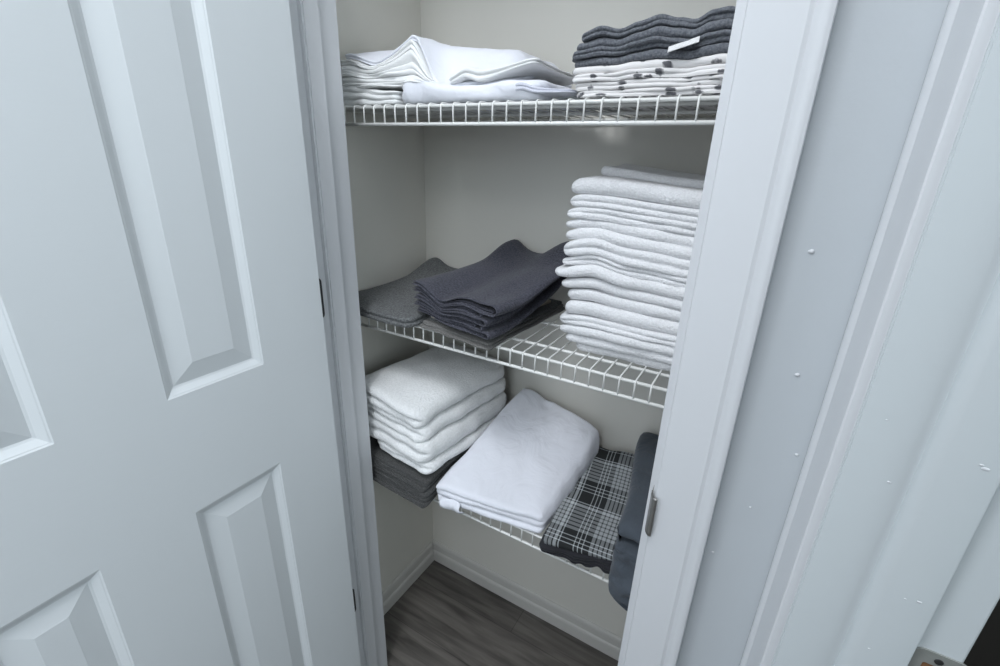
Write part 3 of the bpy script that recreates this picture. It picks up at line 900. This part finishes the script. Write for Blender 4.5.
for i, (mt, h, lf, xl, xr, yf) in enumerate(specs):
    w, d = xr - xl, .25
    if mt == 'navy_grey' or xr > -.07: pass
    cx, cy = (xl + xr) / 2, yf + d / 2
    def df(x, y, zz, cx=cx, i=i, h=h):
        X = x + cx; k = (i + zz / h) / KT
        return (x, y, zz + warp_r(X, k) + .0010 * pn(X * 30, y * 20, k * 2, 61))
    o = cloth_obj('printed_cloth' if mt == 'print' else 'blue_grey_cloth', slab_mesh(w, d, h * (.88 if i > 3 else .97), lf, 1, .014, 150 + i, .006, .0008, inset=1.0, deform=df), M[mt], cx, cy, z, 0, uv=(i * .213 + .11 if mt == 'print' else None))
    tag(o, wlab[i] if i < 4 else blab[i - 4], 'cloth', 'white printed cloths on the top shelf' if i < 4 else 'blue-grey cloths on the top shelf')
    if i == 5:
        tb = bmesh.new(); bm_box(tb, -.0185, .0185, -.009, .006, -.0004, .0004)
        tg = from_bm('care_tag', tb, M['tag'], o); tg.location = (-.153 - cx, yf - .004 - cy, .0062); tg.rotation_euler = (math.radians(35), math.radians(-14), 0)
        tg['label'] = 'white care tag'
    z += h

# ------------------------------------------------------------------ TOP SHELF, left: white bed sheets
G2 = 'white bed sheets on the top shelf'
z = ZT + .0006
# a: crumpled corner at the far left bottom
def df(x, y, zz):
    f = smooth01((x + .03) / .10)
    return (x, y, zz * (1.05 - .35 * f) + .0025 * pn(x * 22, y * 10, zz * 90, 71))
o = cloth_obj('white_sheet', slab_mesh(.175, .27, .032, 3, 3, .010, 170, .010, .001, inset=.85, deform=df), M['linen'], -.728, .837, z)
tag(o, 'white sheet with loosely creased layers, bottom left of the top shelf', 'sheet', G2)
# b: wide smooth sheet in front
def df(x, y, zz):
    h_ = .80 + .50 * math.exp(-((x + .105) / .055) ** 2) + .10 * smooth01((x - .03) / .06)
    return (x, y + .006 * pn(x * 18, zz * 30, 0, 76), zz * h_ + .0034 * pn(x * 22, y * 14, zz * 40, 75) * min(1, zz / .01))
o = cloth_obj('white_sheet', slab_mesh(.285, .27, .032, 1, 2, .030, 171, .005, .002, 16, inset=.75, deform=df), M['cotton'], -.495, .836, z)
tag(o, 'wide smooth white sheet in front on the top shelf, under the draped one', 'sheet', G2)
# c: upper stack of folded sheets, dipping and then peaking at its right-hand end
stack = [(.011, 2, -.790, -.545), (.012, 1, -.788, -.552), (.012, 2, -.786, -.555), (.011, 1, -.786, -.558), (.012, 2, -.785, -.562)]
sl = ['lowest sheet of the peaked white pile on the top shelf', 'second white sheet from the bottom of the peaked pile', 'middle white sheet of the peaked pile on the top shelf', 'white sheet just below the topmost of the peaked pile', 'white sheet of the peaked pile directly under the draped one']
tot = sum(s[0] for s in stack); acc = 0
base = ZT + .029
def ctop(X, k):
    """height of level k (0 bottom, 1 top) of the peaked pile above its base"""
    pk = max(0, 1 - abs(X + .606) / (.085 if X < -.606 else .055)); pk = pk * (.55 + .45 * smooth01(pk))
    lft = smooth01((-.70 - X) / .06)
    up = smooth01((k - .25) / .75)
    return k * (.036 + .014 * lft) + .034 * pk * up - .030 * smooth01((X + .604) / .05) * k
for i, (h, lf, xl, xr) in enumerate(stack):
    w, d = xr - xl, .24; cx, cy = (xl + xr) / 2, .702 + d / 2 + .001 * i
    def df(x, y, zz, cx=cx, acc=acc):
        X = x + cx; k = (acc + zz) / tot
        return (x, y + .005 * pn(X * 20, k * 6, 0, 81), ctop(X, k) * (1 - .0 * y) + .0014 * pn(X * 24, y * 16, k * 3, 82))
    o = cloth_obj('white_sheet', slab_mesh(w, d, h, lf, 1, .012, 180 + i, .005, .001, inset=.9, deform=df), M['linen'], cx, cy, base)
    tag(o, sl[i], 'sheet', G2)
    acc += h
# d: top sheet of the pile; right of the peak its front slumps down from the ridge behind
def df(x, y, zz):
    X = x - .588; Y = y + .826
    fz = base + ctop(min(X, -.604), 1.02) + .009
    ridge = .190 - .085 * (X + .62) if X > -.62 else .190
    ridge -= .034 * smooth01((X + .45) / .05)
    if X > -.604: fz = fz + (.114 - fz) * smooth01((X + .604) / .060)
    s = smooth01((Y - .712) / .085)
    top_ = fz + (max(ridge, fz) - fz) * s
    return (x, y + .006 * pn(x * 16, 0, 0, 85), top_ - .009 + zz + .003 * pn(x * 20, y * 20, 0, 86))
o = cloth_obj('white_sheet', slab_mesh(.375, .225, .009, 2, 1, .012, 190, .004, .002, deform=df, rings=24, nx=90), M['cotton'], -.588, .826, 0)
tag(o, 'white sheet draped down to the right from the peaked pile', 'sheet', G2)
# e: folded hem pointing right
def df(x, y, zz):
    u = (x + .080) / .16
    return (x, y, zz * (.6 + .7 * math.exp(-((u - .35) / .25) ** 2)) + .020 * smooth01((u - .35) / .65) + .008 * math.exp(-((u - .20) / .13) ** 2) + .002 * pn(x * 22, y * 22, 0, 88))
o = cloth_obj('white_sheet', slab_mesh(.160, .19, .014, 2, 2, .010, 191, .004, .001, deform=df), M['linen'], -.446, .800, ZT + .0275)
tag(o, 'small white sheet whose folded hem points right on the top shelf', 'sheet', G2)
# f: pale grey cloth spilling right, and the lavender lined corner before it
def df(x, y, zz):
    u = (x + .085) / .17
    return (x, y, zz + .022 * (1 - smooth01(u * 1.1)) + .0014 * pn(x * 24, y * 20, 0, 90))
o = cloth_obj('grey_pillowcase', slab_mesh(.17, .22, .006, 2, 2, .010, 192, .003, .001, deform=df), M['grey_sheer'], -.362, .850, ZT + .0008)
tag(o, 'pale grey pillowcase spilling right from under the white sheets', 'pillowcase')
def df(x, y, zz):
    u = (x + .06) / .12
    return (x, y, zz * (1 - .6 * smooth01(u)) + .006 * math.exp(-((u - .22) / .16) ** 2) + .001 * pn(x * 30, y * 30, 0, 92))
o = cloth_obj('lavender_pillowcase', slab_mesh(.10, .10, .012, 2, 2, .010, 193, .004, .0012, deform=df), M['lavender'], -.352, .752, ZT + .0075)
tag(o, 'pale lavender pillowcase corner at the shelf lip, right of the white sheets', 'pillowcase')

# ------------------------------------------------------------------ light
def area(name, loc, target, size, energy, col=(1, 1, 1), sy=None):
    l = bpy.data.lights.new(name, 'AREA'); l.energy = energy; l.color = col; l.size = size
    if sy: l.shape = 'RECTANGLE'; l.size_y = sy
    o = bpy.data.objects.new(name, l); o.location = loc
    d = Vector(target) - Vector(loc); o.rotation_euler = d.to_track_quat('-Z', 'Y').to_euler()
    C.objects.link(o); return o
area('ceiling_lamp', (-.28, -.22, 2.70), (-.28, -.22, 0), .5, 15, (.95, .985, 1.04))
area('hall_fill', (.10, -1.20, 2.70), (-.20, -.6, 0), .7, 22, (.95, .985, 1.04))  # added fill, no fixture: lifts the top bay and lower door
area('rear_fill', (.40, -2.3, 2.25), (-.50, .8, 1.6), 1.4, 20, (.84, .955, 1.03), 1.1)  # added fill behind the camera, no real window: brightens the closet inside
area('left_fill', (-2.0, -1.35, 1.75), (.05, .5, 1.25), 1.2, 20, (.86, .955, 1.03), 1.2)  # added fill from the left, no real window: brightens left-facing casing and stop
area('room_window', (1.42, -.15, 1.60), (-.65, .05, 1.35), 1.1, 15, (.83, .955, 1.03), 1.2)
w = bpy.data.worlds.new('World'); bpy.context.scene.world = w; w.use_nodes = True
w.node_tree.nodes['Background'].inputs[0].default_value = (.85, .93, 1.04, 1)
w.node_tree.nodes['Background'].inputs[1].default_value = .72

# ------------------------------------------------------------------ camera
cam = bpy.data.cameras.new('camera'); co = bpy.data.objects.new('camera', cam); C.objects.link(co)
cam.sensor_fit = 'HORIZONTAL'; cam.sensor_width = 36; cam.lens = 462.91 / 1000 * 36; cam.clip_start = .01
Rm = ((0.860096, 0.509098, 0.032457), (-0.206201, 0.288761, 0.934932), (0.466600, -0.810825, 0.353338))
mw = Matrix([[Rm[0][0], Rm[1][0], Rm[2][0], 0], [Rm[0][1], Rm[1][1], Rm[2][1], 0], [Rm[0][2], Rm[1][2], Rm[2][2], H], [0, 0, 0, 1]])
co.matrix_world = mw
sc = bpy.context.scene; sc.camera = co
sc.view_settings.view_transform = 'Standard'; sc.view_settings.look = 'None'
sc.view_settings.gamma = 1; sc.view_settings.exposure = 0.10; sc.view_settings.use_curve_mapping = False
